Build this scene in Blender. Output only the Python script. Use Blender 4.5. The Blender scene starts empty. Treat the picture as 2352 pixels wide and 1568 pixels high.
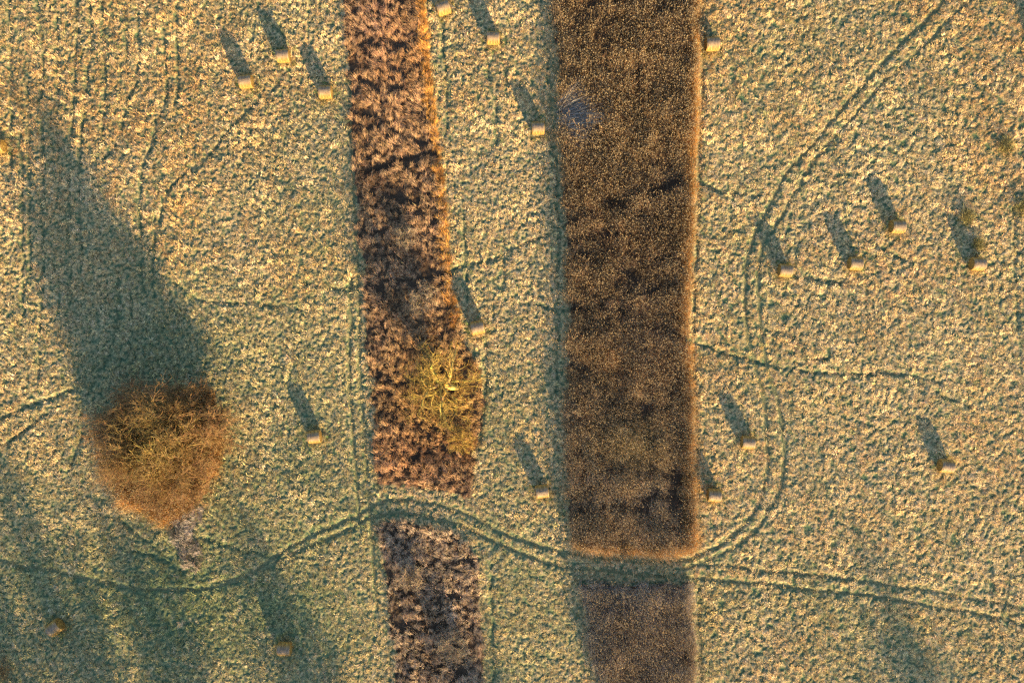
import bpy, math
import numpy as np
from mathutils import Vector

R = math.radians
scene = bpy.context.scene
COL = scene.collection

# ------------------------------------------------------------------ camera, sky, sun, exposure
S = 24.76                      # photograph pixels (2352 wide) per metre of ground
H = 73.9                       # drone height in metres
cam_d = bpy.data.cameras.new('camera')
cam_d.lens = 28.0; cam_d.sensor_width = 36.0
cam_d.clip_start = 0.5; cam_d.clip_end = 3000.0
cam = bpy.data.objects.new('camera', cam_d); COL.objects.link(cam)
cam.location = (0, 0, H); cam.rotation_euler = (0, 0, 0)
scene.camera = cam

SUN_EL = R(12.5)
az = Vector((0.42, -0.907, 0)).normalized()
sun_vec = Vector((az.x*math.cos(SUN_EL), az.y*math.cos(SUN_EL), math.sin(SUN_EL)))
sd = bpy.data.lights.new('sun', 'SUN'); sd.energy = 5.0; sd.angle = R(0.6); sd.color = (1.0, 0.73, 0.36)
sun = bpy.data.objects.new('sun', sd); COL.objects.link(sun)
sun.rotation_euler = (-sun_vec).to_track_quat('-Z', 'Y').to_euler(); sun.location = (20, -60, 40)

world = bpy.data.worlds.new('World'); scene.world = world; world.use_nodes = True
wn = world.node_tree.nodes; wl = world.node_tree.links
bg = wn['Background']; sky = wn.new('ShaderNodeTexSky'); sky.sky_type = 'NISHITA'; sky.sun_disc = False
sky.sun_elevation = SUN_EL; sky.sun_rotation = math.atan2(az.x, az.y); sky.air_density = 1.0; sky.dust_density = 0.6; sky.ozone_density = 1.5
wl.new(sky.outputs[0], bg.inputs[0]); bg.inputs[1].default_value = 0.105
vs = scene.view_settings
vs.view_transform = 'Standard'; vs.look = 'None'; vs.gamma = 1.0; vs.use_curve_mapping = False; vs.exposure = 1.92
scene.cycles.use_denoising = False
scene.cycles.max_bounces = 4; scene.cycles.diffuse_bounces = 2; scene.cycles.transmission_bounces = 2; scene.cycles.glossy_bounces = 2
scene.cycles.sample_clamp_indirect = 4.0

# ------------------------------------------------------------------ helpers
def W(u, v, h=0.0):
    """photo pixel (2352 basis) -> ground position of something seen at height h."""
    k = (H-h)/H
    return ((u-1176.0)/S*k, (784.0-v)/S*k)

_tabs = {}
def vnoise(x, y, seed=0):
    """perlin noise about -0.7..0.7, vectorised"""
    if seed not in _tabs:
        rs = np.random.RandomState(seed+11); a = rs.rand(256, 256)*2*np.pi
        _tabs[seed] = (np.cos(a).astype(np.float32), np.sin(a).astype(np.float32))
    gx, gy = _tabs[seed]
    x = np.asarray(x, np.float32)+1000.3; y = np.asarray(y, np.float32)+1000.7
    xi = np.floor(x).astype(np.int32); yi = np.floor(y).astype(np.int32)
    fx = x-xi; fy = y-yi
    u = fx*fx*fx*(fx*(fx*6-15)+10); v = fy*fy*fy*(fy*(fy*6-15)+10)
    def g(ix, iy, dx, dy):
        a = ix & 255; b = iy & 255
        return gx[a, b]*dx + gy[a, b]*dy
    n00 = g(xi, yi, fx, fy); n10 = g(xi+1, yi, fx-1, fy)
    n01 = g(xi, yi+1, fx, fy-1); n11 = g(xi+1, yi+1, fx-1, fy-1)
    return (n00*(1-u)+n10*u)*(1-v) + (n01*(1-u)+n11*u)*v

def sstep(a, b, x):
    t = np.clip((x-a)/(b-a), 0, 1); return t*t*(3-2*t)

def tag(o, label=None, cat=None, group=None, kind=None):
    if label: o['label'] = label
    if cat: o['category'] = cat
    if group: o['group'] = group
    if kind: o['kind'] = kind
    return o

def mesh_np(name, verts, quads=None, tris=None, smooth=False):
    me = bpy.data.meshes.new(name)
    verts = np.asarray(verts, np.float32)
    me.vertices.add(len(verts)); me.vertices.foreach_set('co', verts.ravel())
    loops = []; starts = []; n = 0
    if quads is not None and len(quads):
        q = np.asarray(quads, np.int32); loops.append(q.ravel()); starts.append(np.arange(len(q))*4); n = q.size
    if tris is not None and len(tris):
        t = np.asarray(tris, np.int32); loops.append(t.ravel()); starts.append(n+np.arange(len(t))*3)
    loops = np.concatenate(loops).astype(np.int32); starts = np.concatenate(starts).astype(np.int32)
    me.loops.add(len(loops)); me.loops.foreach_set('vertex_index', loops)
    me.polygons.add(len(starts)); me.polygons.foreach_set('loop_start', starts)
    me.update(calc_edges=True)
    if smooth: me.polygons.foreach_set('use_smooth', np.ones(len(starts), bool))
    return me

def add_col(me, name, rgb):
    a = me.attributes.new(name, 'FLOAT_COLOR', 'POINT')
    c = np.ones((len(me.vertices), 4), np.float32); c[:, :3] = rgb
    a.data.foreach_set('color', c.ravel())

def link(name, me, mats=None, parent=None, loc=None):
    o = bpy.data.objects.new(name, me); COL.objects.link(o)
    for m in (mats if isinstance(mats, (list, tuple)) else [mats] if mats else []):
        if m.name not in [x.name for x in me.materials if x]: me.materials.append(m)
    if parent: o.parent = parent
    if loc: o.location = loc
    return o

# ------------------------------------------------------------------ materials
def new_mat(name):
    m = bpy.data.materials.new(name); m.use_nodes = True
    m.node_tree.nodes.clear(); return m, m.node_tree.nodes, m.node_tree.links

def plant_mat(name, tint='INSTANCER', base=(1, 1, 1), translucent=0.3, rough=0.6, var=0.35, spec=0.25):
    """blade/twig material: region tint x per-blade shade, partly translucent"""
    m, N, L = new_mat(name)
    out = N.new('ShaderNodeOutputMaterial')
    col = N.new('ShaderNodeMix'); col.data_type = 'RGBA'; col.blend_type = 'MULTIPLY'; col.inputs[0].default_value = 1.0
    if tint == 'INSTANCER':
        a = N.new('ShaderNodeAttribute'); a.attribute_type = 'INSTANCER'; a.attribute_name = 'tint'
        L.new(a.outputs['Color'], col.inputs[6])
    else:
        col.inputs[6].default_value = (*base, 1)
    s = N.new('ShaderNodeAttribute'); s.attribute_type = 'GEOMETRY'; s.attribute_name = 'shade'
    L.new(s.outputs['Color'], col.inputs[7])
    hsv = N.new('ShaderNodeHueSaturation'); L.new(col.outputs[2], hsv.inputs['Color'])
    tc = N.new('ShaderNodeNewGeometry'); no = N.new('ShaderNodeTexNoise'); no.inputs['Scale'].default_value = 7.0
    L.new(tc.outputs['Position'], no.inputs['Vector'])
    mr = N.new('ShaderNodeMapRange'); mr.inputs[1].default_value = 0.3; mr.inputs[2].default_value = 0.7
    mr.inputs[3].default_value = 1-var; mr.inputs[4].default_value = 1+var
    L.new(no.outputs[0], mr.inputs[0]); L.new(mr.outputs[0], hsv.inputs['Value'])
    p = N.new('ShaderNodeBsdfPrincipled'); p.inputs['Roughness'].default_value = rough
    p.inputs['Specular IOR Level'].default_value = spec
    L.new(hsv.outputs[0], p.inputs['Base Color'])
    if translucent > 0:
        t = N.new('ShaderNodeBsdfTranslucent'); L.new(hsv.outputs[0], t.inputs['Color'])
        mx = N.new('ShaderNodeMixShader'); mx.inputs[0].default_value = translucent
        L.new(p.outputs[0], mx.inputs[1]); L.new(t.outputs[0], mx.inputs[2]); L.new(mx.outputs[0], out.inputs[0])
    else:
        L.new(p.outputs[0], out.inputs[0])
    return m

def ground_mat(name):
    m, N, L = new_mat(name)
    out = N.new('ShaderNodeOutputMaterial'); p = N.new('ShaderNodeBsdfPrincipled')
    p.inputs['Roughness'].default_value = 0.9; p.inputs['Specular IOR Level'].default_value = 0.1
    a = N.new('ShaderNodeAttribute'); a.attribute_name = 'tint'
    g = N.new('ShaderNodeNewGeometry')
    n1 = N.new('ShaderNodeTexNoise'); n1.inputs['Scale'].default_value = 9.0; n1.inputs['Detail'].default_value = 4; n1.inputs['Roughness'].default_value = 0.7
    L.new(g.outputs['Position'], n1.inputs['Vector'])
    mr = N.new('ShaderNodeMapRange'); mr.inputs[1].default_value = 0.32; mr.inputs[2].default_value = 0.68; mr.inputs[3].default_value = 0.5; mr.inputs[4].default_value = 1.5
    L.new(n1.outputs[0], mr.inputs[0])
    hsv = N.new('ShaderNodeHueSaturation'); L.new(a.outputs['Color'], hsv.inputs['Color']); L.new(mr.outputs[0], hsv.inputs['Value'])
    L.new(hsv.outputs[0], p.inputs['Base Color'])
    b = N.new('ShaderNodeBump'); b.inputs['Strength'].default_value = 0.9; b.inputs['Distance'].default_value = 0.06
    L.new(n1.outputs[0], b.inputs['Height']); L.new(b.outputs[0], p.inputs['Normal'])
    L.new(p.outputs[0], out.inputs[0]); return m

M_GROUND = ground_mat('matted_turf')
M_GRASS = plant_mat('grass_blades', translucent=0.22)
M_SEDGE = plant_mat('dry_sedge', translucent=0.25)
M_REED = plant_mat('reed_stalks', translucent=0.2)
M_HEAD = plant_mat('reed_seed_heads', tint='base', base=(0.52, 0.40, 0.24), translucent=0.35, var=0.2)
M_BARK_W = plant_mat('willow_bark', tint='base', base=(0.17, 0.10, 0.05), translucent=0, var=0.3)
M_TWIG_W = plant_mat('willow_twigs', tint='base', base=(0.225, 0.15, 0.066), translucent=0, var=0.35)
M_BARK_Y = plant_mat('lichen_bark', tint='base', base=(0.36, 0.245, 0.06), translucent=0, var=0.3)
M_TWIG_Y = plant_mat('lichen_twigs', tint='base', base=(0.38, 0.245, 0.055), translucent=0, var=0.35)
M_TWIG_T = plant_mat('pale_twigs', tint='base', base=(0.36, 0.26, 0.16), translucent=0, var=0.3)
M_BARK_D = plant_mat('dark_bark', tint='base', base=(0.14, 0.10, 0.07), translucent=0, var=0.3)

def bale_mat(name, end=False):
    m, N, L = new_mat(name)
    out = N.new('ShaderNodeOutputMaterial'); p = N.new('ShaderNodeBsdfPrincipled')
    p.inputs['Roughness'].default_value = 0.7; p.inputs['Specular IOR Level'].default_value = 0.3
    tc = N.new('ShaderNodeTexCoord'); mp = N.new('ShaderNodeMapping')
    mp.inputs['Scale'].default_value = (15, 1.6, 1.6) if not end else (9, 9, 9)
    L.new(tc.outputs['Object'], mp.inputs[0])
    n = N.new('ShaderNodeTexNoise'); n.inputs['Scale'].default_value = 1.0; n.inputs['Detail'].default_value = 3; n.inputs['Roughness'].default_value = 0.65
    L.new(mp.outputs[0], n.inputs['Vector'])
    r = N.new('ShaderNodeValToRGB'); e = r.color_ramp.elements
    e[0].position = 0.30; e[0].color = (0.06, 0.026, 0.006, 1); e[1].position = 0.66; e[1].color = (0.50, 0.33, 0.085, 1)
    x = r.color_ramp.elements.new(0.5); x.color = (0.25, 0.14, 0.032, 1)
    L.new(n.outputs[0], r.inputs[0])
    if end:
        w = N.new('ShaderNodeTexWave'); w.wave_type = 'RINGS'; w.rings_direction = 'X'; w.inputs['Scale'].default_value = 7; w.inputs['Distortion'].default_value = 3
        L.new(tc.outputs['Object'], w.inputs['Vector'])
        mx = N.new('ShaderNodeMix'); mx.data_type = 'RGBA'; mx.blend_type = 'MULTIPLY'; mx.inputs[0].default_value = 0.5
        L.new(r.outputs[0], mx.inputs[6]); L.new(w.outputs[0], mx.inputs[7]); L.new(mx.outputs[2], p.inputs['Base Color'])
    else:   # greyer along the crown of the roll
        sp = N.new('ShaderNodeSeparateXYZ'); L.new(tc.outputs['Object'], sp.inputs[0])
        ad = N.new('ShaderNodeMath'); ad.operation = 'MULTIPLY_ADD'; L.new(n.outputs[0], ad.inputs[0]); ad.inputs[1].default_value = 0.5; L.new(sp.outputs['Z'], ad.inputs[2])
        mr = N.new('ShaderNodeMapRange'); mr.inputs[1].default_value = 1.2; mr.inputs[2].default_value = 1.46; mr.inputs[4].default_value = 0.75
        L.new(ad.outputs[0], mr.inputs[0])
        mx = N.new('ShaderNodeMix'); mx.data_type = 'RGBA'; mx.inputs[7].default_value = (0.20, 0.16, 0.145, 1)
        L.new(mr.outputs[0], mx.inputs[0]); L.new(r.outputs[0], mx.inputs[6]); L.new(mx.outputs[2], p.inputs['Base Color'])
    b = N.new('ShaderNodeBump'); b.inputs['Strength'].default_value = 0.8; b.inputs['Distance'].default_value = 0.03
    L.new(n.outputs[0], b.inputs['Height']); L.new(b.outputs[0], p.inputs['Normal'])
    L.new(p.outputs[0], out.inputs[0]); return m
M_BALE = bale_mat('rolled_straw'); M_BALE_END = bale_mat('straw_end', True)
M_STRAW = plant_mat('loose_straw', tint='base', base=(0.42, 0.29, 0.09), translucent=0.25, var=0.25)

# ------------------------------------------------------------------ rasters of the site (0.1 m cells)
FX, FY, CELL = 56.0, 39.0, 0.1
gx = np.arange(-FX, FX+1e-4, CELL, dtype=np.float32); gy = np.arange(-FY, FY+1e-4, CELL, dtype=np.float32)
NX, NY = len(gx), len(gy)
GX, GY = np.meshgrid(gx, gy)            # [row=y, col=x]

def sample(F, x, y):
    ix = np.clip(((x+FX)/CELL).round().astype(int), 0, NX-1); iy = np.clip(((y+FY)/CELL).round().astype(int), 0, NY-1)
    return F[iy, ix]

def poly_mask(pts, warp=0.26, seed=5):
    """anti-aliased point-in-polygon of a photo polygon"""
    P = [W(*p) for p in pts]; X = GX+vnoise(GX*1.3, GY*1.3, seed)*warp*2+vnoise(GX*.25, GY*.25, seed+1)*warp*3; Y = GY+vnoise(GX*1.3, GY*1.3, seed+2)*warp*2
    inside = np.zeros(GX.shape, bool); n = len(P)
    for i in range(n):
        x0, y0 = P[i]; x1, y1 = P[(i+1) % n]
        if y0 == y1: continue
        c = ((y0 > Y) != (y1 > Y)) & (X < (x1-x0)*(Y-y0)/(y1-y0)+x0)
        inside ^= c
    return inside

def smooth_line(pts, step=0.25):
    """catmull-rom through photo points, in metres"""
    P = np.array([W(*p) for p in pts], float)
    if len(P) < 3: return P
    Q = np.vstack([2*P[0]-P[1], P, 2*P[-1]-P[-2]]); out = []
    for i in range(1, len(Q)-2):
        p0, p1, p2, p3 = Q[i-1], Q[i], Q[i+1], Q[i+2]
        n = max(2, int(np.linalg.norm(p2-p1)/step))
        t = np.linspace(0, 1, n, endpoint=False)[:, None]
        out.append(0.5*(2*p1+(p2-p0)*t+(2*p0-5*p1+4*p2-p3)*t**2+(3*p1-p0-3*p2+p3)*t**3))
    out.append(P[-1:]); return np.vstack(out)

def line_field(F, line, w, amp):
    """F = max(F, amp*exp(-(d/w)^2)) along a polyline"""
    R_ = 2.2*w
    for (x0, y0), (x1, y1) in zip(line[:-1], line[1:]):
        a = int(max(0, (min(x0, x1)-R_+FX)/CELL)); b = int(min(NX, (max(x0, x1)+R_+FX)/CELL+2))
        c = int(max(0, (min(y0, y1)-R_+FY)/CELL)); d = int(min(NY, (max(y0, y1)+R_+FY)/CELL+2))
        if a >= b or c >= d: continue
        X = GX[c:d, a:b]; Y = GY[c:d, a:b]; dx = x1-x0; dy = y1-y0; L2 = dx*dx+dy*dy+1e-9
        t = np.clip(((X-x0)*dx+(Y-y0)*dy)/L2, 0, 1)
        q = (X-x0-t*dx)**2+(Y-y0-t*dy)**2
        F[c:d, a:b] = np.maximum(F[c:d, a:b], amp*np.exp(-q/(w*w)))

# tractor wheel ruts (photo coordinates)
RUTS = {
 'upper_s': [(500,1336),(530,1330),(581,1311),(632,1277),(701,1237),(769,1205),(818,1186),(849,1163),(887,1151),(928,1147),(979,1154),(1047,1171),(1099,1193),(1150,1222),(1201,1241),(1253,1256),(1304,1268),(1372,1277),(1441,1285),(1509,1285),(1560,1282),(1599,1276),(1650,1251),(1685,1227),(1719,1193),(1743,1155),(1760,1101),(1763,1032),(1757,930),(1745,870),(1726,807),(1715,739),(1712,671),(1715,612),(1722,578),(1739,527),(1767,479),(1787,434),(1815,390),(1849,352),(1890,304),(1934,250),(1975,205),(2027,147),(2078,92),(2129,44),(2190,-18)],
 'lower_s': [(-60,1270),(0,1287),(51,1301),(116,1309),(171,1323),(239,1337),(308,1350),(376,1354),(444,1355),(506,1345),(590,1312),(690,1262),(774,1227),(818,1208),(853,1188),(911,1178),(962,1183),(1013,1196),(1065,1208),(1116,1232),(1167,1256),(1218,1277),(1270,1294),(1321,1304),(1389,1309),(1458,1318),(1526,1323),(1616,1328),(1685,1335),(1787,1343),(1856,1355),(1958,1364),(2044,1374),(2129,1391),(2215,1403),(2300,1422),(2420,1450)],
 'east_upper': [(1582,1297),(1640,1296),(1695,1302),(1753,1311),(1856,1319),(1958,1331),(2061,1345),(2129,1355),(2215,1371),(2283,1384),(2420,1408)],
 'east_loop': [(1560,1306),(1600,1296),(1650,1275),(1702,1244),(1739,1210),(1767,1166),(1791,1121),(1801,1067),(1803,1032),(1795,960),(1785,910),(1762,841),(1753,790),(1746,739),(1743,671),(1745,612),(1753,561),(1780,520),(1808,479),(1832,434),(1866,379),(1907,328),(1958,270),(2003,219),(2044,178),(2095,130),(2163,62),(2240,-10)],
 'north_left': [(806,640),(806,705),(808,739),(803,790),(801,841),(803,893),(810,980),(815,1060),(820,1111),(824,1200)],
 'north_right': [(803,170),(806,300),(813,420),(819,560),(825,681),(825,739),(825,824),(827,893),(835,978),(840,1052),(844,1101),(848,1162),(856,1260),(866,1400)],
}
RUT_W = {'upper_s': .19, 'lower_s': .18, 'east_upper': .16, 'east_loop': .17, 'north_left': .15, 'north_right': .16}
RUT_D = {'upper_s': .12, 'lower_s': .12, 'east_upper': .09, 'east_loop': .085, 'north_left': .13, 'north_right': .11}
# older mowing rows, animal trails and one painted reed-shade line: shallow grooves
ROWS = [
 [(84,-10),(94,62),(99,120),(96,188),(92,239),(96,291),(99,342),(99,536),(97,650),(92,750),(90,880)],
 [(174,-10),(177,60),(172,150),(168,260),(160,380)], [(205,-10),(207,102),(200,164),(191,246),(185,342),(183,480),(188,600)],
 [(287,14),(290,102),(289,160)], [(309,-10),(318,102),(314,171),(290,239),(270,328),(236,369)],
 [(372,34),(379,137),(383,205),(372,246),(342,342),(325,410),(323,513),(330,670)], [(403,10),(408,154),(407,212),(400,240)], [(356,275),(356,325)],
 [(44,308),(52,400),(52,560),(53,720)], [(62,190),(68,376),(70,536),(70,640)], [(649,185),(598,226),(533,291),(496,335),(472,366),(410,410),(380,460),(366,520)],
 [(357,500),(352,630),(357,688)], [(273,722),(260,790),(239,841),(200,905)], [(273,640),(268,740)], [(188,900),(186,1000),(165,1060),(150,1120)], [(0,960),(90,925),(170,895)], [(0,1030),(60,985),(130,935)],
 [(160,400),(158,540),(160,640),(170,720)], [(20,0),(24,200),(24,420)], [(130,40),(134,240)], [(236,0),(240,200),(236,330)],
 [(1010,20),(1020,137),(1025,222),(1025,310)], [(1116,113),(1123,191)], [(1150,113),(1163,191)], [(1068,500),(1070,619),(1076,688)], [(1157,551),(1157,670)], [(1114,790),(1116,893),(1105,978),(1097,1030)], [(1140,200),(1141,330)],
 [(1300,640),(1345,668),(1395,708)], [(1240,702),(1310,712),(1380,708),(1420,715),(1470,735),(1530,760),(1590,785),(1640,803),(1740,832),(1800,845),(1870,855),(1960,860),(2060,858),(2160,880)],
 [(780,664),(840,655),(900,648),(960,640),(1030,630),(1060,610),(1120,600),(1180,570),(1260,540),(1310,510),(1380,475),(1480,445),(1580,415),(1660,440),(1740,450)],
 [(815,258),(870,275),(910,305),(940,318),(985,330)], [(1000,352),(930,362),(890,380),(840,400)], [(815,300),(860,290),(900,285)],
 [(2100,870),(2160,905),(2230,935)], [(1780,838),(1850,832),(1900,825)], [(1940,320),(1880,340)], [(2004,560),(2060,590),(2120,610)], [(1850,640),(1930,650)],
 [(280,1262),(350,1275),(420,1310)], [(470,1235),(560,1265),(632,1277)], [(420,1480),(380,1420)], [(270,1190),(330,1240),(400,1290)],
 [(1330,1335),(1380,1338),(1450,1341),(1590,1338)], [(1330,1164),(1390,1166),(1440,1160),(1500,1135),(1570,1145)], [(1560,590),(1580,600)],  # first line paints the shade north of the reed patch as a groove
 [(1612,0),(1614,150),(1606,400),(1598,640),(1592,800),(1600,1000),(1606,1250)], [(1606,1350),(1606,1480),(1608,1600)],
 [(1260,120),(1268,300),(1282,420),(1284,640),(1280,900)], [(1128,1290),(1130,1420),(1135,1560)], [(2330,480),(2335,640),(2338,760)],
 [(640,60),(655,90)], [(700,650),(820,672)], [(400,650),(470,690),(600,700),(690,710)],
]
TRACK = np.zeros(GX.shape, np.float32); GROOVE = np.zeros(GX.shape, np.float32)
rut_lines = {k: smooth_line(v) for k, v in RUTS.items()}
rng = np.random.RandomState(3)
def wiggle(l, a=.08):
    l = l.copy(); l[:, 0] += vnoise(l[:, 0]*.7, l[:, 1]*.7, 61)*a*2; l[:, 1] += vnoise(l[:, 0]*.7, l[:, 1]*.7, 62)*a*2; return l
for k, l in rut_lines.items():
    rut_lines[k] = l = wiggle(l); line_field(TRACK, l, RUT_W[k], 1.0)
    line_field(GROOVE, l, RUT_W[k]*1.15, RUT_D[k])
ROWF = np.zeros(GX.shape, np.float32); TRAIL = np.zeros(GX.shape, np.float32)
for l_, w_ in (([(1240,702),(1310,712),(1380,708),(1420,715),(1470,735),(1530,760),(1590,785)], .42), ([(1300,640),(1345,668),(1395,708)], .3), ([(1310,510),(1380,475),(1480,445),(1580,415)], .45), ([(840,655),(900,648),(960,640),(1030,630)], .32),
               ([(815,258),(870,275),(910,305),(940,318),(985,330)], .3), ([(1000,352),(930,362),(890,380),(840,400)], .3), ([(815,300),(860,290),(900,285)], .25), ([(1310,560),(1400,540),(1470,560)], .3), ([(1350,1164),(1390,1166),(1440,1160),(1500,1135),(1570,1145)], .25), ([(820,180),(860,205),(900,190),(930,140)], .25), ([(850,480),(900,455),(960,470)], .22), ([(905,1420),(960,1440),(1030,1435)], .25), ([(880,100),(930,105),(960,90)], .22), ([(850,780),(880,820),(885,870)], .22)):
    line_field(TRAIL, wiggle(smooth_line(l_), .2), w_, 1.0)
for r in ROWS: line_field(ROWF, wiggle(smooth_line(r), .10), .20, 1.0)
ROWF *= np.clip(.8+vnoise(GX*.6, GY*.6, 63)*1.2, 0.3, 1)

# reed and sedge strips (photo polygons)
P_LN = [(785,-60),(968,-60),(972,60),(985,200),(1000,330),(1015,450),(1022,560),(1032,650),(1050,740),(1085,830),(1108,900),(1100,980),(1080,1050),(1082,1146),(1010,1128),(950,1117),(866,1112),(860,1000),(850,850),(840,720),(835,650),(820,500),(806,300),(800,150)]
P_LS = [(872,1206),(905,1197),(950,1203),(1005,1216),(1045,1228),(1074,1255),(1092,1300),(1100,1400),(1103,1500),(1106,1640),(915,1640),(908,1568),(900,1430),(890,1330),(878,1260)]
P_RN = [(1275,-60),(1594,-60),(1591,200),(1585,400),(1576,620),(1570,750),(1580,850),(1583,1050),(1587,1264),(1500,1268),(1430,1268),(1380,1262),(1322,1252),(1312,1130),(1297,1060),(1300,930),(1304,850),(1306,700),(1302,500),(1296,320),(1286,150)]
P_RS = [(1336,1338),(1400,1342),(1500,1342),(1588,1340),(1588,1640),(1385,1640),(1374,1568),(1356,1450)]
P_WF = [(232,960),(240,1090),(300,1160),(368,1204),(425,1180),(480,1120),(503,1020),(498,920),(470,880),(400,900),(300,930)]
P_TAIL = [(385,1192),(430,1172),(474,1160),(462,1192),(440,1222),(458,1252),(466,1290),(452,1322),(424,1302),(412,1262),(396,1228)]
P_FAN = [(1292,236),(1312,228),(1330,222),(1324,242),(1344,252),(1366,268),(1340,276),(1346,290),(1322,292),(1318,312),(1302,304)]
m_ln = poly_mask(P_LN, seed=21); m_ls = poly_mask(P_LS, seed=24); m_rn = poly_mask(P_RN, seed=27); m_rs = poly_mask(P_RS, seed=30)
m_wf = poly_mask(P_WF, seed=33); m_tail = poly_mask(P_TAIL, .2, seed=36); m_fan = poly_mask(P_FAN, .08, seed=39)
m_tall = m_ln | m_ls | m_rn | m_rs | m_wf

# ------------------------------------------------------------------ ground relief, grass colour and painted hollow shade
warp1 = vnoise(GX*.5, GY*.5, 1)*.6; warp2 = vnoise(GX*.5, GY*.5, 2)*.6
lump = vnoise(GX*2.8+warp1, GY*3.1+warp2, 3)
lump2 = vnoise(GX*4.4-warp2, GY*4.8+warp1, 4)
lump3 = vnoise(GX*6.5, GY*6.5, 5)
ang_ = .75+.9*vnoise(GX*.05, GY*.05, 91); ca_, sa_ = np.cos(ang_), np.sin(ang_)      # combed, worm-like swaths in the right meadow
wx_ = GX+.5*vnoise(GX*.9, GY*.9, 92); wy_ = GY+.5*vnoise(GX*.9, GY*.9, 93)
lumpw = vnoise((wx_*.73+wy_*.68)*1.6, (-wx_*.68+wy_*.73)*3.2, 94)
mixw = np.clip(sstep(16, 20, GX)*.75+.9*vnoise(GX*.1, GY*.1, 95)+.1, 0, 1)
lump = lump*(1-mixw)+lumpw*1.1*mixw
big = vnoise(GX*.06, GY*.06, 6)*.25 + vnoise(GX*.16, GY*.16, 7)*.10
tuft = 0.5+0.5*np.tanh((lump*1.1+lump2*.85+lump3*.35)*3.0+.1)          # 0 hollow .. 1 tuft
ampl = 0.09+0.04*vnoise(GX*.08, GY*.08, 8)+.05*vnoise(GX*.45, GY*.45, 96)
ampl = np.where(m_tall, .08, ampl)*(1-.75*TRACK)
ZG = big + ampl*tuft - GROOVE - .17*ROWF
ZG = ZG.astype(np.float32)

def blob(u, v, ru, rv):
    x, y = W(u, v); return np.exp(-((GX-x)*S/ru)**2-((GY-y)*S/rv)**2)
nz = vnoise(GX*.09, GY*.09, 9)+.6*vnoise(GX*.3, GY*.3, 10)+.5*vnoise(GX*1.0, GY*1.0, 12)
nz2 = vnoise(GX*.12, GY*.12, 13)+.7*vnoise(GX*.4, GY*.4, 14)+.6*vnoise(GX*1.3, GY*1.3, 15)
green = .06+.42*nz + .35*blob(600,950,330,330)+.65*blob(250,1400,560,280)+.3*blob(1150,1000,90,280)+.2*blob(1900,1500,500,150) \
        +.25*blob(330,800,150,150)-.25*blob(1160,300,120,360)-.25*blob(180,250,300,330)+.4*TRACK+.25*ROWF+.25*blob(700,1400,250,200)+.25*blob(1180,1450,160,200)-.15*blob(2000,700,400,400)  # the patch above the willow paints its shadow green into the grass
orange = .08+.5*nz2+.45*blob(200,250,330,300)+.5*blob(420,120,60,220)+.35*blob(420,430,70,110)+.4*blob(705,590,110,160)+.3*blob(1700,120,160,200)+.5*blob(2260,70,220,150)+.3*blob(2300,330,90,200)-.3*blob(600,1000,400,400)-.3*blob(300,1400,500,300)
green = np.clip(green, 0, 1); orange = np.clip(orange, 0, 1)
STRAW = np.array([.61, .45, .235]); GREEN = np.array([.17, .215, .09]); ORNG = np.array([.55, .31, .105]); HOLLOW_SHADE = np.array([.05, .085, .045])
def lerp(a, b, t): return a+(b-a)*t[..., None]
TINT = lerp(lerp(np.broadcast_to(STRAW, GX.shape+(3,)), ORNG, orange*.9), GREEN, green*.8).astype(np.float32)
ground_col = lerp(HOLLOW_SHADE*1.4, TINT*.8, np.clip(tuft*1.15-.15, 0, 1)*(1-.6*TRACK)*(1-.6*ROWF))  # shade painted in: hollows between tufts darkened to deep green
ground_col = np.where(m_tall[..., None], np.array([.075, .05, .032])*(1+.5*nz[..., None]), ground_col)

# one sheet: 0.1 m cells in view, growing steps out to the horizon
ext = np.cumsum(np.geomspace(.3, 220, 26))
ax = np.concatenate([-(FX+ext)[::-1], gx, FX+ext]).astype(np.float32); ay = np.concatenate([-(FY+ext)[::-1], gy, FY+ext]).astype(np.float32)
E = len(ext)
AX, AY = np.meshgrid(ax, ay); ZA = vnoise(AX*.06, AY*.06, 6)*.25+vnoise(AX*.16, AY*.16, 7)*.1; ZA = ZA.astype(np.float32)
ZA[E:-E, E:-E] = ZG
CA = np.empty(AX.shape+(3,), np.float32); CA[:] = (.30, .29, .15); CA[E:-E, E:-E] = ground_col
nx, ny = len(ax), len(ay)
idx = np.arange(nx*ny).reshape(ny, nx)
quads = np.stack([idx[:-1, :-1], idx[:-1, 1:], idx[1:, 1:], idx[1:, :-1]], -1).reshape(-1, 4)
me = mesh_np('ground', np.stack([AX, AY, ZA], -1).reshape(-1, 3), quads, smooth=True)
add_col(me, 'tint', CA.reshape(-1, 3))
tag(link('ground', me, M_GROUND), 'rough mown meadow ground of straw and green turf', 'ground', kind='structure')

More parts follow.
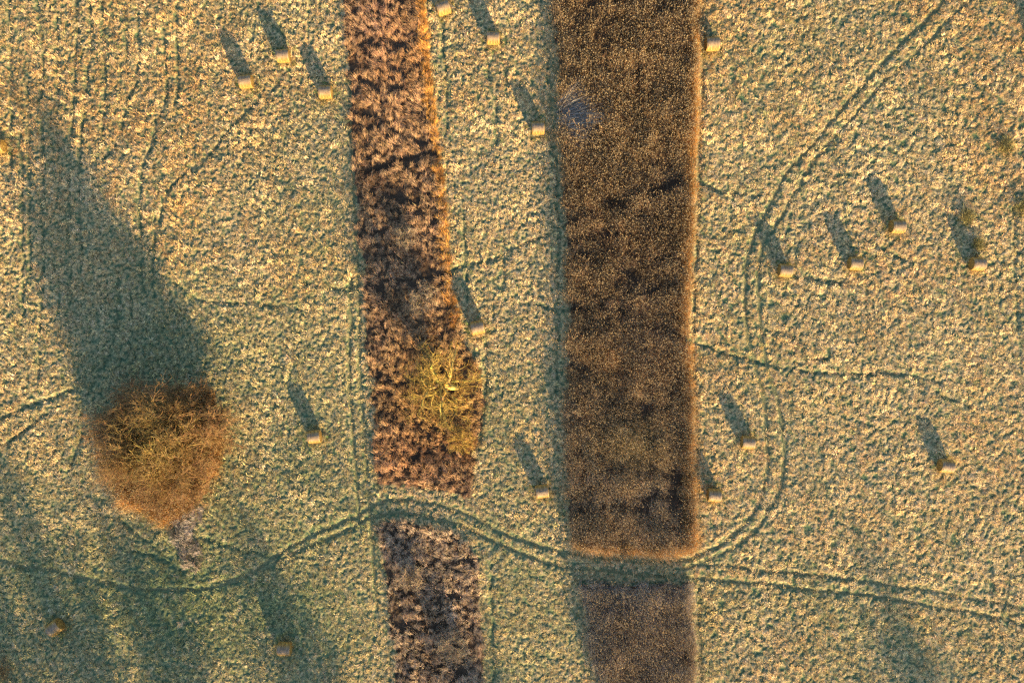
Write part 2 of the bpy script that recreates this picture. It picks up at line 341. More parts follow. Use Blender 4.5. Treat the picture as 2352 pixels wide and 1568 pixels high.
# wheel ruts: a pressed ribbon of short green turf lying in each groove
RUT_LABEL = {'upper_s': 'upper wheel rut of the S-shaped farm track, curving on up to the right',
 'lower_s': 'lower wheel rut of the farm track running from left to right edge', 'east_upper': 'upper wheel rut running to the lower right edge',
 'east_loop': 'outer wheel rut of the loop in the right meadow', 'north_left': 'left one of two dark ruts beside the brown sedge strip', 'north_right': 'dark rut hugging the left edge of the brown sedge strip'}
for k, l in rut_lines.items():
    d = np.gradient(l, axis=0); d /= np.linalg.norm(d, axis=1)[:, None]+1e-9; nrm = np.stack([-d[:, 1], d[:, 0]], 1)
    cs = np.linspace(-1, 1, 5); V = []
    for c in cs:
        wv = RUT_W[k]*.75*(1+.35*vnoise(l[:, 0]*1.1+c, l[:, 1]*1.1, 71))
        q = l+nrm*(c*wv)[:, None]; V.append(np.column_stack([q, sample(ZG, q[:, 0], q[:, 1])+.012+.02*(1-abs(c))]))
    V = np.stack(V, 1); n = len(l); ii = np.arange(n*5).reshape(n, 5)
    q = np.stack([ii[:-1, :-1], ii[:-1, 1:], ii[1:, 1:], ii[1:, :-1]], -1).reshape(-1, 4)[:, ::-1]
    me = mesh_np('wheel_track', V.reshape(-1, 3), q, smooth=True)
    cc = np.array([.17, .17, .085])*(1+.5*vnoise(V[..., 0]*2, V[..., 1]*2, 72))[..., None]
    add_col(me, 'tint', cc.reshape(-1, 3))
    tag(link('wheel_track', me, M_GROUND), RUT_LABEL[k], 'wheel track', kind='structure')

# ------------------------------------------------------------------ plant pieces
def blades(rs, n, spread, length, lean, droop, width, azim=None, azs=np.pi, seg=3, z0=-.04):
    """n bent blades; returns verts, quads, per-blade id. azim: common heading with spread azs"""
    b = rs.randn(n, 2)*spread*.5
    a = (rs.rand(n)*2-1)*azs + (azim if azim is not None else 0)
    L = length[0]+(length[1]-length[0])*rs.rand(n); th = lean[0]+(lean[1]-lean[0])*rs.rand(n); dr = droop[0]+(droop[1]-droop[0])*rs.rand(n)
    w = width[0]+(width[1]-width[0])*rs.rand(n)
    tw = a+np.pi/2+rs.randn(n)*.35
    side = np.stack([np.cos(tw), np.sin(tw), rs.randn(n)*.25], 1)
    p = np.column_stack([b, np.full(n, z0)]); V = []
    prof = [1.0, .95, .7, .08] if seg == 3 else [1.0, .1] if seg == 1 else [1, .8, .08]
    for s in range(seg+1):
        V.append(p-side*(w*prof[s]*.5)[:, None]); V.append(p+side*(w*prof[s]*.5)[:, None])
        ang = th+dr*(s/seg)      # from vertical
        step = L/seg
        p = p+np.column_stack([np.sin(ang)*np.cos(a), np.sin(ang)*np.sin(a), np.cos(ang)])*step[:, None]
        p[:, 2] = np.maximum(p[:, 2], .03)
    V = np.stack(V, 1); k = 2*(seg+1)
    base = (np.arange(n)*k)[:, None]
    Q = np.concatenate([np.concatenate([base+2*s, base+2*s+1, base+2*s+3, base+2*s+2], 1)[:, None] for s in range(seg)], 1).reshape(-1, 4)
    return V.reshape(-1, 3), Q, np.repeat(np.arange(n), k)

def shade_for(rs, ids, lo, hi, hue=.08):
    n = ids.max()+1; v = lo+(hi-lo)*rs.rand(n); c = v[:, None]*(1+rs.randn(n, 3)*hue*[1, .5, 1]); return np.clip(c, 0, 3)[ids]

def proto_collection(name, metas):
    c = bpy.data.collections.new(name)
    for i, (me, mats) in enumerate(metas):
        for m in mats: me.materials.append(m)
        o = bpy.data.objects.new('%s_%02d' % (name, i), me); c.objects.link(o)
    return c

def scatter(name, coll, pts, rot, scl, pick, tint, label, cat, kind='stuff', group=None):
    me = bpy.data.meshes.new(name); me.vertices.add(len(pts)); me.vertices.foreach_set('co', np.asarray(pts, np.float32).ravel())
    def at(nm, ty, key, arr):
        x = me.attributes.new(nm, ty, 'POINT'); x.data.foreach_set(key, np.ascontiguousarray(arr).ravel())
    at('rot', 'FLOAT_VECTOR', 'vector', np.asarray(rot, np.float32)); at('scl', 'FLOAT_VECTOR', 'vector', np.asarray(scl, np.float32))
    at('pick', 'INT', 'value', np.asarray(pick, np.int32))
    c4 = np.ones((len(pts), 4), np.float32); c4[:, :3] = tint; at('tint', 'FLOAT_COLOR', 'color', c4)
    o = bpy.data.objects.new(name, me); COL.objects.link(o)
    ng = bpy.data.node_groups.new(name+'_scatter', 'GeometryNodeTree')
    ng.interface.new_socket('Geometry', in_out='INPUT', socket_type='NodeSocketGeometry'); ng.interface.new_socket('Geometry', in_out='OUTPUT', socket_type='NodeSocketGeometry')
    N = ng.nodes; L = ng.links
    gi = N.new('NodeGroupInput'); go = N.new('NodeGroupOutput'); ip = N.new('GeometryNodeInstanceOnPoints')
    ci = N.new('GeometryNodeCollectionInfo'); ci.inputs['Collection'].default_value = coll; ci.inputs['Separate Children'].default_value = True; ci.inputs['Reset Children'].default_value = True
    def na(nm, ty):
        a = N.new('GeometryNodeInputNamedAttribute'); a.data_type = ty; a.inputs['Name'].default_value = nm; return a.outputs['Attribute']
    L.new(gi.outputs[0], ip.inputs['Points']); L.new(ci.outputs[0], ip.inputs['Instance']); ip.inputs['Pick Instance'].default_value = True
    L.new(na('pick', 'INT'), ip.inputs['Instance Index'])
    er = N.new('FunctionNodeEulerToRotation'); L.new(na('rot', 'FLOAT_VECTOR'), er.inputs[0]); L.new(er.outputs[0], ip.inputs['Rotation'])
    L.new(na('scl', 'FLOAT_VECTOR'), ip.inputs['Scale']); L.new(ip.outputs[0], go.inputs[0])
    md = o.modifiers.new('scatter', 'NODES'); md.node_group = ng
    return tag(o, label, cat, group, kind)

rs = np.random.RandomState(7)
protos = []
for i in range(10):          # mown tufts: short, leaning about one heading so clumps read as swathes
    V, Q, ids = blades(rs, 18, .17, (.10, .26), (.35, 1.0), (.3, 1.1), (.02, .034), azim=0, azs=.9 if i < 7 else np.pi)
    me = mesh_np('tuft', V, Q); add_col(me, 'shade', shade_for(rs, ids, .45, 1.65)); protos.append((me, [M_GRASS]))
C_TUFT = proto_collection('tuft', protos)
protos = []
for i in range(8):           # lodged sedge: long blades combed over to one side
    V, Q, ids = blades(rs, 26, .20, (.35, .75), (.0, .5), (.7, 1.7), (.016, .03), azim=0, azs=.8)
    me = mesh_np('sedge', V, Q); add_col(me, 'shade', shade_for(rs, ids, .45, 1.5)); protos.append((me, [M_SEDGE]))
C_SEDGE = proto_collection('sedge', protos)
protos = []
for i in range(8):           # standing reeds: upright stalks with leaves and pale plumes
    V, Q, ids = blades(rs, 26, .5, (.9, 1.5), (.0, .28), (.05, .5), (.012, .02), azim=0, azs=np.pi)
    V2, Q2, i2 = blades(rs, 30, .5, (.5, 1.0), (.1, .6), (.5, 1.4), (.014, .026), azim=0, azs=np.pi)
    tips = V.reshape(26, 8, 3)[:, 6:8].mean(1); up = V.reshape(26, 8, 3)[:, 4:6].mean(1)
    sel = rs.rand(26) < .42; HV = []; HQ = []; HT = []
    for t, u in zip(tips[sel], up[sel]):     # a small spindle plume on the stalk tip
        d = (t-u)/np.linalg.norm(t-u); s = np.cross(d, [0, .3, 1.]); s /= np.linalg.norm(s)+1e-9; s2 = np.cross(d, s); o_ = sum(len(x) for x in HV)
        w_ = .020+.02*rs.rand(); l_ = .10+.1*rs.rand()
        ring = [t+d*l_*.35+w_*(math.cos(a)*s+math.sin(a)*s2) for a in (0, 2.09, 4.19)]
        HV.append(np.array([t-d*.03]+ring+[t+d*l_])); HT += [[o_, o_+1, o_+2], [o_, o_+2, o_+3], [o_, o_+3, o_+1], [o_+4, o_+2, o_+1], [o_+4, o_+3, o_+2], [o_+4, o_+1, o_+3]]
    HV = np.concatenate(HV); nb = len(V)+len(V2)
    me = mesh_np('reed', np.concatenate([V, V2, HV]), np.concatenate([Q, Q2+len(V)]), np.array(HT)+nb)
    sh = np.concatenate([shade_for(rs, ids, .5, 1.3), shade_for(rs, i2, .4, 1.4), np.ones((len(HV), 3))*(.7+.6*rs.rand(len(HV), 1))])
    add_col(me, 'shade', sh)
    mi = np.zeros(len(me.polygons), np.int32); mi[len(Q)+len(Q2):] = 1
    me.materials.append(M_REED); me.materials.append(M_HEAD); me.polygons.foreach_set('material_index', mi); protos.append((me, []))
C_REED = proto_collection('reed', protos)

def jitter_points(density, fx=FX-1.5, fy=FY-1.5, seed=0):
    r = np.random.RandomState(seed); s = 1/math.sqrt(density)
    X, Y = np.meshgrid(np.arange(-fx, fx, s), np.arange(-fy, fy, s)); n = X.size
    return X.ravel()+(r.rand(n)-.5)*s*1.1, Y.ravel()+(r.rand(n)-.5)*s*1.1, r

# mown meadow grass
x, y, r = jitter_points(15, seed=1)
tf = sample(tuft, x, y); tr = sample(TRACK, x, y); rw = sample(ROWF, x, y); tall = sample(m_tall | m_tail | m_fan, x, y)
keep = (~tall) & (r.rand(len(x)) < (.12+.95*tf)*(1-.97*tr)*(1-.95*rw))
x = x[keep]; y = y[keep]; tf = tf[keep]; n = len(x)
flow = vnoise(x*.25, y*.25, 41)*5+vnoise(x*.9, y*.9, 42)*3.5+r.randn(n)*.5
tn = sample(TINT, x, y)*(.75+.5*tf[:, None])*(1+.16*r.randn(n, 1))  # blades in hollows darkened and crests lightened, as painted shade
fr = r.rand(n) < .2; tn[fr] = tn[fr]*.4+np.array([.66, .53, .35])*.6
gr = r.rand(n) < .08; tn[gr] = tn[gr]*.4+np.array([.13, .22, .09])*.6
sc = (.7+.5*r.rand(n)+.7*r.rand(n)**5)*(.7+.45*tf)
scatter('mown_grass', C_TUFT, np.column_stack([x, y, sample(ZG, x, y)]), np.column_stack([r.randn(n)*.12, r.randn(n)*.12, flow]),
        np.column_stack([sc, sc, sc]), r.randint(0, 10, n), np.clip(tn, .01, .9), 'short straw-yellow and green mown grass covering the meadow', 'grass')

# lodged sedge strips, standing reed strips
STRIPT = np.ones(GX.shape+(3,), np.float32)
for (u, v, ru, rv), c in [((1440,1150,200,220), (1.25,1.4,1.7)), ((1440,560,200,130), (.75,.74,.8)), ((1450,60,180,120), (.85,.82,.8)), ((1450,260,180,120), (1.15,1.1,1.0)), ((1500,780,100,90), (1.1,1.1,1.2)), ((1450,1020,90,60), (1.05,1.1,.9)),
                          ((1015,905,110,110), (1.15,1.05,.55)), ((900,120,110,160), (1.1,1.0,.9)), ((920,650,80,110), (1.12,1.12,1.15)), ((940,1050,120,80), (1.05,.95,.95)), ((860,60,40,100), (1.1,1.1,1.3))]:
    STRIPT *= (1+(np.array(c, np.float32)-1)*blob(u, v, ru, rv)[..., None])
def strip(name, coll, mask, dens, seed, base, label, cat, hscale=(.8, 1.2), np_=8, grey=0.0, flowk=1.0, thin=None):
    x, y, r = jitter_points(dens, seed=seed)
    k = sample(mask, x, y) & (r.rand(len(x)) > .85*sample(ROWF, x, y)) & (r.rand(len(x)) > sample(TRACK, x, y)) & (r.rand(len(x)) > 1.2*sample(TRAIL, x, y)-.1) & ~sample(m_fan, x, y)
    if thin is not None: k &= r.rand(len(x)) > thin(x, y)
    x = x[k]; y = y[k]; n = len(x)
    fl = 1.2+(vnoise(x*.3, y*.3, 51)*5+vnoise(x*1.2, y*1.2, 52)*4)*flowk+r.randn(n)*.5
    cl = vnoise(x*.35, y*.35, 53)+.6*vnoise(x*1.1, y*1.1, 54)
    t = np.array(base)[None]*(1+.45*cl[:, None])*(1+.18*r.randn(n, 1))
    o = np.clip(vnoise(x*.2, y*.2, 55)+.4*vnoise(x*.9, y*.9, 56), 0, 1)[:, None]
    t = t*(1-o*.5)+np.array([.42, .22, .07])*o*.5
    t = t*sample(STRIPT, x, y)
    g = np.clip(grey+.7*np.clip(vnoise(x*.15, y*.15, 57)+.3*vnoise(x*.8, y*.8, 58)-.1, 0, 1), 0, 1)[:, None]
    t = t*(1-g*.6)+np.array([.24, .21, .18])*g*.6
    s = (hscale[0]+(hscale[1]-hscale[0])*r.rand(n))*(1+.3*cl); s = np.clip(s, .4, 1.8)
    return scatter(name, coll, np.column_stack([x, y, sample(ZG, x, y)]), np.column_stack([r.randn(n)*.12+.45*vnoise(x*.5, y*.5, 85), r.randn(n)*.12+.45*vnoise(x*.5, y*.5, 86), fl]), np.column_stack([s, s, s]), r.randint(0, np_, n), np.clip(t, .01, .9), label, cat)
gaps = lambda x, y: np.clip(.32-1.9*(vnoise(x*1.9, y*1.9, 81)+.35*vnoise(x*.5, y*.5, 82)), 0, .85)
gaps2 = lambda x, y: np.clip(.1-1.6*(vnoise(x*.6, y*.6, 83)+.8*vnoise(x*.15, y*.15, 84)), 0, .7)
strip('dry_sedge', C_SEDGE, m_ln, 14.0, 12, (.41, .26, .15), 'long strip of lodged brown sedge left of the pale middle meadow', 'sedge', thin=gaps)
strip('dry_sedge', C_SEDGE, m_ls, 14.0, 13, (.48, .345, .235), 'shorter patch of brown sedge below the curved track, left of centre', 'sedge', grey=.2, thin=gaps)
strip('standing_reeds', C_REED, m_rn, 7.0, 14, (.43, .285, .15), 'long dark brown strip of standing reeds right of centre', 'reeds', thin=gaps2)
strip('standing_reeds', C_REED, m_rs, 7.0, 15, (.50, .39, .28), 'greyish brown reed patch at the bottom edge below the track', 'reeds', grey=.25)
strip('standing_reeds', C_REED, m_wf, 6.5, 16, (.42, .235, .085), 'orange brown reeds standing round the foot of the big bush', 'reeds')
strip('matted_sedge', C_SEDGE, m_tail, 14, 17, (.40, .34, .30), 'grey matted grass trailing down from the big round bush', 'matted grass', hscale=(.6, 1.0), grey=.4)
# edge plants tinted orange, painting sunlight onto the sunny side of both strips
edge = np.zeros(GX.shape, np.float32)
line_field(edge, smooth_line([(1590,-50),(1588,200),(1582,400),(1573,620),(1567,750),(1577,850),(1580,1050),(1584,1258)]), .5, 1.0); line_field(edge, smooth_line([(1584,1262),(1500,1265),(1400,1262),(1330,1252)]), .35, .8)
strip('sun_tinted_reeds', C_REED, (edge > .45), 11, 18, (.54, .285, .085), 'narrow line of reeds along the right edge of the dark strip, sunlight painted in orange', 'reeds', hscale=(.7, 1.0))
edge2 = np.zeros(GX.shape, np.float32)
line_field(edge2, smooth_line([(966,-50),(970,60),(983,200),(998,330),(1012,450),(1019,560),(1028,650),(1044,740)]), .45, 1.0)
strip('sun_tinted_sedge', C_SEDGE, (edge2 > .5), 14, 19, (.60, .31, .08), 'narrow line of sedge along the right edge of the left strip, sunlight painted in orange', 'sedge', hscale=(.8, 1.2))

# flattened grey reeds fanning out from the strip's left edge
rf = np.random.RandomState(31); VV = []; QQ = []; SS = []; o_ = 0
fz = float(sample(ZG, np.array([W(1310,265)[0]]), np.array([W(1310,265)[1]]))[0])
for k in range(7):
    u, v, a0, n_ = [(1296,240,.75,80), (1298,255,.35,120), (1300,268,.05,140), (1312,270,.0,110), (1300,285,-.3,110), (1304,298,-.55,80), (1326,272,.0,90)][k]
    V, Q, ids = blades(rf, n_, .8, (1.5, 2.8), (1.0, 1.4), (.05, .3), (.02, .045), azim=a0, azs=.28)
    wx, wy = W(u, v); V = V+np.array([wx, wy, fz+.35]); VV.append(V); QQ.append(Q+o_); SS.append(shade_for(rf, ids, .15, 1.9, .04)); o_ += len(V)
me = mesh_np('flattened_reeds', np.concatenate(VV), np.concatenate(QQ)); add_col(me, 'shade', np.concatenate(SS))
M_GREY = plant_mat('rotten_reeds', tint='base', base=(.20, .185, .165), translucent=.1, var=.3)
tag(link('flattened_reeds', me, M_GREY), 'blue-grey fan of flattened reeds in the left edge of the dark strip', 'flattened reeds', kind='stuff')

# ------------------------------------------------------------------ woody plants
def tubes(segs, sides=3):
    """segs: array [n,8] of p0 r0 p1 r1 -> prism mesh arrays"""
    A = np.asarray(segs, np.float64); p0 = A[:, :3]; r0 = A[:, 3]; p1 = A[:, 4:7]; r1 = A[:, 7]
    d = p1-p0; d /= np.linalg.norm(d, axis=1)[:, None]+1e-9
    ref = np.where(np.abs(d[:, 2:3]) > .9, np.array([[1., 0, 0]]), np.array([[0., 0, 1]]))
    s = np.cross(d, ref); s /= np.linalg.norm(s, axis=1)[:, None]+1e-9; t = np.cross(d, s)
    V = []
    for k in range(sides):
        a = 2*np.pi*k/sides; e = s*math.cos(a)+t*math.sin(a); V.append(p0+e*r0[:, None])
    for k in range(sides):
        a = 2*np.pi*k/sides; e = s*math.cos(a)+t*math.sin(a); V.append(p1+e*r1[:, None])
    V = np.stack(V, 1).reshape(-1, 3); n = len(A); b = (np.arange(n)*2*sides)[:, None]
    Q = np.concatenate([np.concatenate([b+k, b+(k+1) % sides, b+sides+(k+1) % sides, b+sides+k], 1)[:, None] for k in range(sides)], 1).reshape(-1, 4)
    return V, Q, n

def grow(rs, p, d, L, r0, r1, nseg, wob, up, out):
    """one wandering branch; returns points, dirs"""
    pts = [p]; dirs = [d]; st = L/nseg
    for i in range(nseg):
        d = d+rs.randn(3)*wob; d[2] += up; d = d/np.linalg.norm(d)
        q = p+d*st; q[2] = max(q[2], .05)
        ra = r0+(r1-r0)*i/nseg; rb = r0+(r1-r0)*(i+1)/nseg
        out.append((*p, ra, *q, rb)); p = q; pts.append(p); dirs.append(d)
    return np.array(pts), np.array(dirs)

def woody(name, uv, height, rad, stems, lv, seed, mats, label, cat, group=None, hseen=None, base_r=.5, stem_r=.09, twig_r=.011, tilt=(.1, 1.15), flat=1.0, wob=(.12, .2, .28), at=None, azl=None, thl=None, pe=2.0, trunk_to=None, hue=None, dev=.7):
    """a many-stemmed bare shrub or tree: stems > branches > twigs; lv=(branches per stem, sprays per branch, twigs per spray)"""
    rs = np.random.RandomState(seed)
    bx, by = at if at else W(*uv, hseen if hseen is not None else height*.5)
    gz = float(sample(ZG, np.array([bx]), np.array([by]))[0])
    trunk = []; crown = []; limbs = []
    for s in range(stems):
        a = 2*np.pi*(s+.8*rs.rand())/stems*1.0+rs.randn()*.2
        u = (s*0.618034+.15*rs.rand()) % 1.0
        th = tilt[0]+(tilt[1]-tilt[0])*u**.72
        if azl: a = R(azl[s]); th = thl[s]
        L = ((math.sin(th)/rad)**pe+(math.cos(th)/height)**pe)**(-1/pe)*(.8+.25*rs.rand())*flat
        p = np.array([math.cos(a)*base_r*rs.rand(), math.sin(a)*base_r*rs.rand(), -.1])
        if azl:
            f_ = .3+.7*((s*5) % stems)/stems; p = np.array(trunk_to)*f_
        th0 = th*.55; d = np.array([math.sin(th0)*math.cos(a), math.sin(th0)*math.sin(a), math.cos(th0)])
        bend = np.array([math.sin(th)*math.cos(a), math.sin(th)*math.sin(a), math.cos(th)])
        pts = [p]; dd = [d]; r0 = stem_r*(.7+.6*rs.rand())*(1.7 if azl and s == 0 else 1); ns = 8
        for i in range(ns):
            t = i/ns; d = d*(1-.22)+bend*.22+rs.randn(3)*wob[0]*.6; d /= np.linalg.norm(d)
            q = pts[-1]+d*L/ns; trunk.append((*pts[-1], r0*(1-.8*t), *q, r0*(1-.8*(t+1/ns)))); pts.append(q); dd.append(d)
        for b in range(lv[0]):
            t = .3+.7*(b+rs.rand())/lv[0]; i = min(ns-1, int(t*ns)); f = t*ns-i
            p0 = pts[i]*(1-f)+pts[i+1]*f; d0 = dd[i+1]+rs.randn(3)*.62; d0[2] += .1; d0 /= np.linalg.norm(d0)
            L1 = L*(.42-.20*t)*(.6+.8*rs.rand()); rb = r0*(1-.8*t)*.55
            P1, D1 = grow(rs, p0, d0, L1, max(rb, twig_r*1.7), twig_r*1.3, 4, wob[1], .04, trunk if rb > twig_r*3 else crown)
            for c in range(lv[1]):
                j = 1+int(rs.rand()*3.99); d1 = D1[j]+rs.randn(3)*dev; d1 /= np.linalg.norm(d1)
                L2 = L1*(.3+.35*rs.rand())+.12
                P2, D2 = grow(rs, P1[j], d1, L2, twig_r*1.3, twig_r, 3, wob[2], .03, crown)
                for e in range(lv[2]):
                    j2 = 1+int(rs.rand()*2.99); d2 = D2[j2]+rs.randn(3)*dev; d2 /= np.linalg.norm(d2)
                    grow(rs, P2[j2], d2, L2*(.4+.4*rs.rand()), twig_r, twig_r*.6, 2, .25, .03, crown)
        if cat == 'tree': limbs.append(trunk); trunk = []
    if trunk_to:
        q = [np.array(trunk_to)*f+np.array([.12*math.sin(f*5), .1*math.cos(f*6)-.1, -.1*(f == 0)]) for f in np.linspace(0, 1, 8)]
        limbs.insert(0, [(*q[i], .26-.018*i, *q[i+1], .26-.018*(i+1)) for i in range(7)])
    root = bpy.data.objects.new(name, None); COL.objects.link(root); root.location = (bx, by, gz); root.empty_display_size = .5
    tag(root, label, cat, group)
    pcs = [('trunk' if trunk_to and i_ == 0 else 'limb', l, mats[0], 6) for i_, l in enumerate(limbs)] if limbs else [('stems', trunk, mats[0], 5)]
    for nm, sg, m, sides in pcs+[('crown', crown, mats[1], 3)]:
        V, Q, n = tubes(sg, sides); me = mesh_np(nm, V, Q, smooth=True)
        sh = np.clip(1+.3*rs.randn(n, 1), .4, 1.9)*(1+.1*rs.randn(n, 3))
        if hue:     # upper shoots olive yellow, outer shoots russet
            A_ = np.asarray(sg); t_ = np.clip(np.hypot(A_[:, 0], A_[:, 1])/rad+.35*vnoise(A_[:, 0]*.6, A_[:, 1]*.6, 97), 0, 1)[:, None]
            sh = sh*(np.array(hue[0])*(1-t_)+np.array(hue[1])*t_)
        add_col(me, 'shade', np.repeat(sh, 2*sides, 0)); po = link(nm, me, m, root)
        if nm in ('stems', 'crown'): po['kind'] = 'stuff'
    return root

woody('willow_bush', (362,1016), 6.5, 5.2, 80, (14, 9, 3), 101, (M_BARK_W, M_TWIG_W), 'big round leafless brown willow bush in the left meadow', 'bush', hseen=3.4, base_r=2.2, stem_r=.06, twig_r=.012, tilt=(.0, 1.4), pe=1.55, wob=(.12, .14, .16), dev=.48, hue=((1.3, 1.32, .9), (1.0, .86, .85)))
woody('lichen_tree', (1052,892), 4.4, 4.2, 12, (10, 7, 2), 102, (M_BARK_Y, M_TWIG_Y), 'bare spreading tree with yellow lichened branches in the left sedge strip', 'tree', hseen=0.2, base_r=.2, stem_r=.13, twig_r=.0095, tilt=(.35, 1.35), wob=(.5, .3, .3), trunk_to=(-1.9, .75, 2.0), azl=[159, 163, 122, 185, 217, 243, 275, 70, 100, -35, 140, 20], thl=[.95, 1.25, 1.05, 1.1, 1.15, 1.2, 1.1, .7, 1.0, .8, .5, .6])
SH = 'bare shrubs among the sedge and reeds'
small = [((930,545), 1.6, 1.2, 'small pale tan shrub in the upper half of the left sedge strip', M_TWIG_T), ((968,690), 2.4, 1.7, 'grey brown bare shrub just above the yellow lichened tree', M_TWIG_T),
         ((945,1328), 1.8, 1.5, 'tan bare shrub in the sedge patch just below the curved track', M_TWIG_T), ((1040,1488), 2.2, 1.8, 'tan bare shrub low in the sedge patch near the bottom edge', M_TWIG_T),
         ((1430,1428), 1.4, 1.0, 'small pale shrub in the grey reed patch at the bottom', M_TWIG_T), ((1318,945), 1.4, .9, 'small pinkish shrub at the left edge of the dark reed strip', M_TWIG_T),
         ((1060,1010), 1.8, 1.5, 'low golden shrub just below the yellow lichened tree', M_TWIG_Y), ((-8,1546), 1.9, 1.8, 'brown bush cut off by the bottom left corner', M_TWIG_W)]
for i, (uv, h, r_, lab, tw) in enumerate(small):
    woody('bare_shrub', uv, h, r_, 16, (7, 5, 2), 120+i, (M_BARK_D, tw), lab, 'shrub', SH, hseen=h*.5, base_r=.3, stem_r=.02, twig_r=.008)
# trees standing south of the view; their bare crowns shade the foot of the picture
south = [(-33, -44, 8.6, 5.2, 'bare tree below the frame whose shadow covers the lower left bale'), (-23, -47, 8.4, 5.0, 'bare tree below the frame whose shadow covers the bottom centre-left bale'), (-12.5, -46, 7.2, 4.6, 'bare tree below the frame, shading the foot of the sedge patch'),
         (-42, -40, 7.8, 4.4, 'bare tree below the bottom left corner of the frame'), (4, -49, 7.0, 4.4, 'bare tree below the frame, shading the bottom middle meadow'), (46, -50, 7.0, 4.6, 'bare tree below the bottom right corner of the frame')]
for i, (x_, y_, h, r_, lab) in enumerate(south):
    woody('bare_tree', (0, 0), h, r_, 14, (11, 7, 2), 160+i, (M_BARK_D, M_BARK_D), lab, 'tree', 'bare trees south of the meadow', base_r=.3, stem_r=.12, twig_r=.016, tilt=(.05, 1.0), at=(x_, y_))

# tall green-yellow tussocks by the right edge
TU = 'tall grass tussocks in the right meadow'
tus = [((2218,500), 'tall grass tussock above the rightmost bale of the middle row', 1.0), ((2245,562), 'grass tussock right behind the bale nearest the right edge', .7), ((2308,336), 'dark tussock with a stray stick near the right edge', .9), ((2348,478), 'tall tussock cut by the right edge of the picture', 1.0)]
M_TUS = plant_mat('tussock_grass', tint='base', base=(.36, .30, .10), translucent=.25, var=.4)
for i, (uv, lab, h) in enumerate(tus):
    rt = np.random.RandomState(200+i); V, Q, ids = blades(rt, 420, .85*h, (.5*h, 1.0*h), (.1, .8), (.4, 1.3), (.014, .028))
    me = mesh_np('tussock', V, Q); add_col(me, 'shade', shade_for(rt, ids, .35, 1.35)*np.where(rt.rand(420)[ids] < .4, 1, 0)[:, None]*1.0+np.where(rt.rand(420)[ids] < 0, 1, 0)[:, None]+.25)
    x_, y_ = W(*uv); o = link('grass_tussock', me, M_TUS, loc=(x_, y_, float(sample(ZG, np.array([x_]), np.array([y_]))[0]))); tag(o, lab, 'tussock', TU)

# ------------------------------------------------------------------ round bales
def bale_meshes(seed):
    rs = np.random.RandomState(seed); Rr = .63; Lh = .61; ns, nr = 72, 17
    th = np.linspace(0, 2*np.pi, ns, endpoint=False); xs = np.linspace(-Lh, Lh, nr)
    T, X = np.meshgrid(th, xs); sh = 1-.07*np.clip(np.abs(X)/Lh-.86, 0, 1)/.14
    rr = Rr*sh*(1+.018*np.sin(X*31+rs.rand()*6)+.03*vnoise(T*2.2+seed*9, X*4, seed+300)+.02*vnoise(T*9, X*11+seed, seed+301))
    rr[:, 0:1] += 0
    Y = rr*np.cos(T); Z = rr*np.sin(T); Z = np.where(Z < -Rr*.86, -Rr*.86+(Z+Rr*.86)*.2, Z); z0 = Rr*.88
    V = np.stack([X, Y, Z+z0], -1).reshape(-1, 3); ii = np.arange(ns*nr).reshape(nr, ns)
    Q = np.stack([ii[:-1], ii[1:], np.roll(ii, -1, 1)[1:], np.roll(ii, -1, 1)[:-1]], -1).reshape(-1, 4)
    body = mesh_np('body', V, Q, smooth=True)
    ends = []
    for sgn in (-1, 1):
        rg = np.linspace(1, 0.02, 11); P = []
        edge_y = Y[0 if sgn < 0 else -1]; edge_z = Z[0 if sgn < 0 else -1]
        for k, f in enumerate(rg):
            bulge = .035*(1-f*f)+.018*math.sin(k*2.4)+.02*vnoise(th*3*f+seed, np.full(ns, k*.7+sgn), seed+302)*(k > 0)
            P.append(np.column_stack([np.full(ns, sgn*(Lh+.001))+sgn*bulge*(1 if k else 0), edge_y*f, edge_z*f+z0]))
        P = np.concatenate(P); jj = np.arange(ns*11).reshape(11, ns)
        q = np.stack([jj[:-1], jj[1:], np.roll(jj, -1, 1)[1:], np.roll(jj, -1, 1)[:-1]], -1).reshape(-1, 4)
        if sgn < 0: q = q[:, ::-1]
        ends.append(mesh_np('end_face', P, q, smooth=True))
    # loose straw: whiskers round the roll and litter at its foot
    n = 260; a = rs.rand(n)*2*np.pi; x0 = (rs.rand(n)*2-1)*Lh; p = np.column_stack([x0, np.cos(a)*Rr*.98, np.sin(a)*Rr*.98+z0])
    d = np.column_stack([rs.randn(n)*.5, -np.sin(a)*.8+np.cos(a)*.35, np.cos(a)*.8+np.sin(a)*.35]); p1 = p+d*(.10+.12*rs.rand(n))[:, None]; p1[:, 2] = np.maximum(p1[:, 2], .02)
    m = 220; g = np.column_stack([rs.randn(m)*.55, rs.randn(m)*.22-.62*np.sign(rs.rand(m)-.35), .07+.10*rs.rand(m)]); an = rs.rand(m)*np.pi
    g1 = g+np.column_stack([np.cos(an), np.sin(an), rs.randn(m)*.15])*(.12+.16*rs.rand(m))[:, None]
    sg = np.concatenate([np.column_stack([p, np.full(n, .007), p1, np.full(n, .004)]), np.column_stack([g, np.full(m, .008), g1, np.full(m, .005)])])
    V, Q, k = tubes(sg, 3); straw = mesh_np('loose_straw', V, Q); add_col(straw, 'shade', np.repeat(.7+.6*rs.rand(k, 1)*np.ones((1, 3)), 6, 0))
    return body, ends, straw
bale_var = [bale_meshes(s) for s in range(5)]
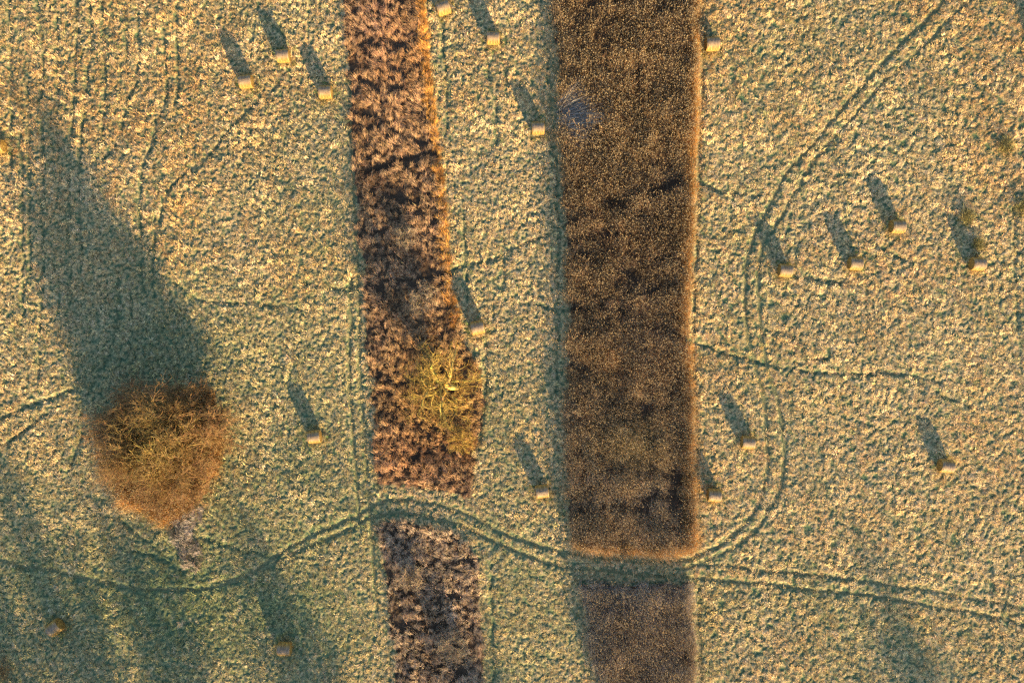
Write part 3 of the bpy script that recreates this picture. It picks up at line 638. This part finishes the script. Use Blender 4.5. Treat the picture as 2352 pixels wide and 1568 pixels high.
BALES = [ # photo centre, heading in degrees, label
 ((1018,18), 18, 'round bale cut by the top edge, bright golden, topmost of all'), ((650,128), 4, 'round bale with its brown right end showing, highest of the three upper left bales'),
 ((564,187), 5, 'round bale leftmost of the three upper left bales, with a crisp long shadow'), ((747,211), 2, 'round bale nearest the left sedge strip, lowest of the three upper left bales'),
 ((1133,87), 0, 'golden round bale high in the pale middle meadow, shadow reaching the top edge'), ((1236,294), 1, 'round bale in the middle meadow beside the grey flattened reeds'),
 ((1636,102), 2, 'round bale at the top just right of the dark reed strip'), ((2063,520), -1, 'round bale in the right meadow, highest of the row of four'),
 ((1966,605), -3, 'round bale in the right meadow, second from the left in the row of four'), ((1805,621), -5, 'round bale in the right meadow nearest the bend of the wheel ruts'),
 ((2247,606), -1, 'round bale in the right meadow nearest the right edge, behind it a tall tussock'), ((1097,752), 12, 'tilted round bale in the middle meadow above the yellow tree'),
 ((721,1003), 6, 'lone round bale in the left meadow right of the big round bush'), ((1245,1128), 8, 'round bale at the lower end of the middle meadow by the dark strip'),
 ((1719,1016), -4, 'round bale inside the loop of ruts, upper one of two near the strip'), ((1641,1137), -4, 'round bale inside the loop of ruts close to the right edge of the dark strip'),
 ((2174,1070), -7, 'lone round bale in the lower right meadow with a long shadow'), ((653,1490), -2, 'shaded round bale near the bottom edge left of the sedge patch'),
 ((125,1441), 36, 'shaded grey round bale turned askew in the bottom left corner'), ((-9,335), 3, 'golden round bale almost wholly cut off by the left edge'),
 ((2392,84), 2, 'round bale past the right edge, its shadow falling in the top right corner')]
br = np.random.RandomState(77); skirt = []
for i, (uv, rot, lab) in enumerate(BALES):
    x_, y_ = W(*uv, .75); z_ = float(sample(big.astype(np.float32), np.array([x_]), np.array([y_]))[0])+.13
    root = bpy.data.objects.new('round_bale', None); COL.objects.link(root); root.location = (x_, y_, z_); s = .91+.07*br.rand()
    root.scale = (s, s, s); root.rotation_euler = (0, 0, R(rot)+(math.pi if br.rand() < 0 else 0)); root.empty_display_size = .6
    tag(root, lab, 'bale', 'round bales lying in the meadows')
    b, e, st = bale_var[i % 5]
    link('body', b, M_BALE, root); link('end_face', e[0], M_BALE_END, root); link('end_face', e[1], M_BALE_END, root); link('loose_straw', st, M_STRAW, root)['kind'] = 'stuff'
    n = 16; an = br.rand(n)*2*np.pi; q = .9+.3*br.rand(n); c_, s_ = math.cos(R(rot)), math.sin(R(rot))
    skirt.append(np.column_stack([x_+np.cos(an)*q, y_+np.sin(an)*q]))
sk = np.concatenate(skirt); n = len(sk)
scatter('bale_foot_grass', C_TUFT, np.column_stack([sk, sample(ZG, np.clip(sk[:, 0], -FX, FX), sk[:, 1])]), np.column_stack([br.randn(n)*.1, br.randn(n)*.1, br.rand(n)*6.28]), np.repeat((.7+.45*br.rand(n))[:, None], 3, 1), br.randint(0, 10, n),
        np.where(br.rand(n, 1) < .6, np.array([[.15, .23, .07]]), np.array([[.45, .38, .12]]))*(1+.15*br.randn(n, 1)), 'longer green grass left standing round the feet of the bales', 'grass')
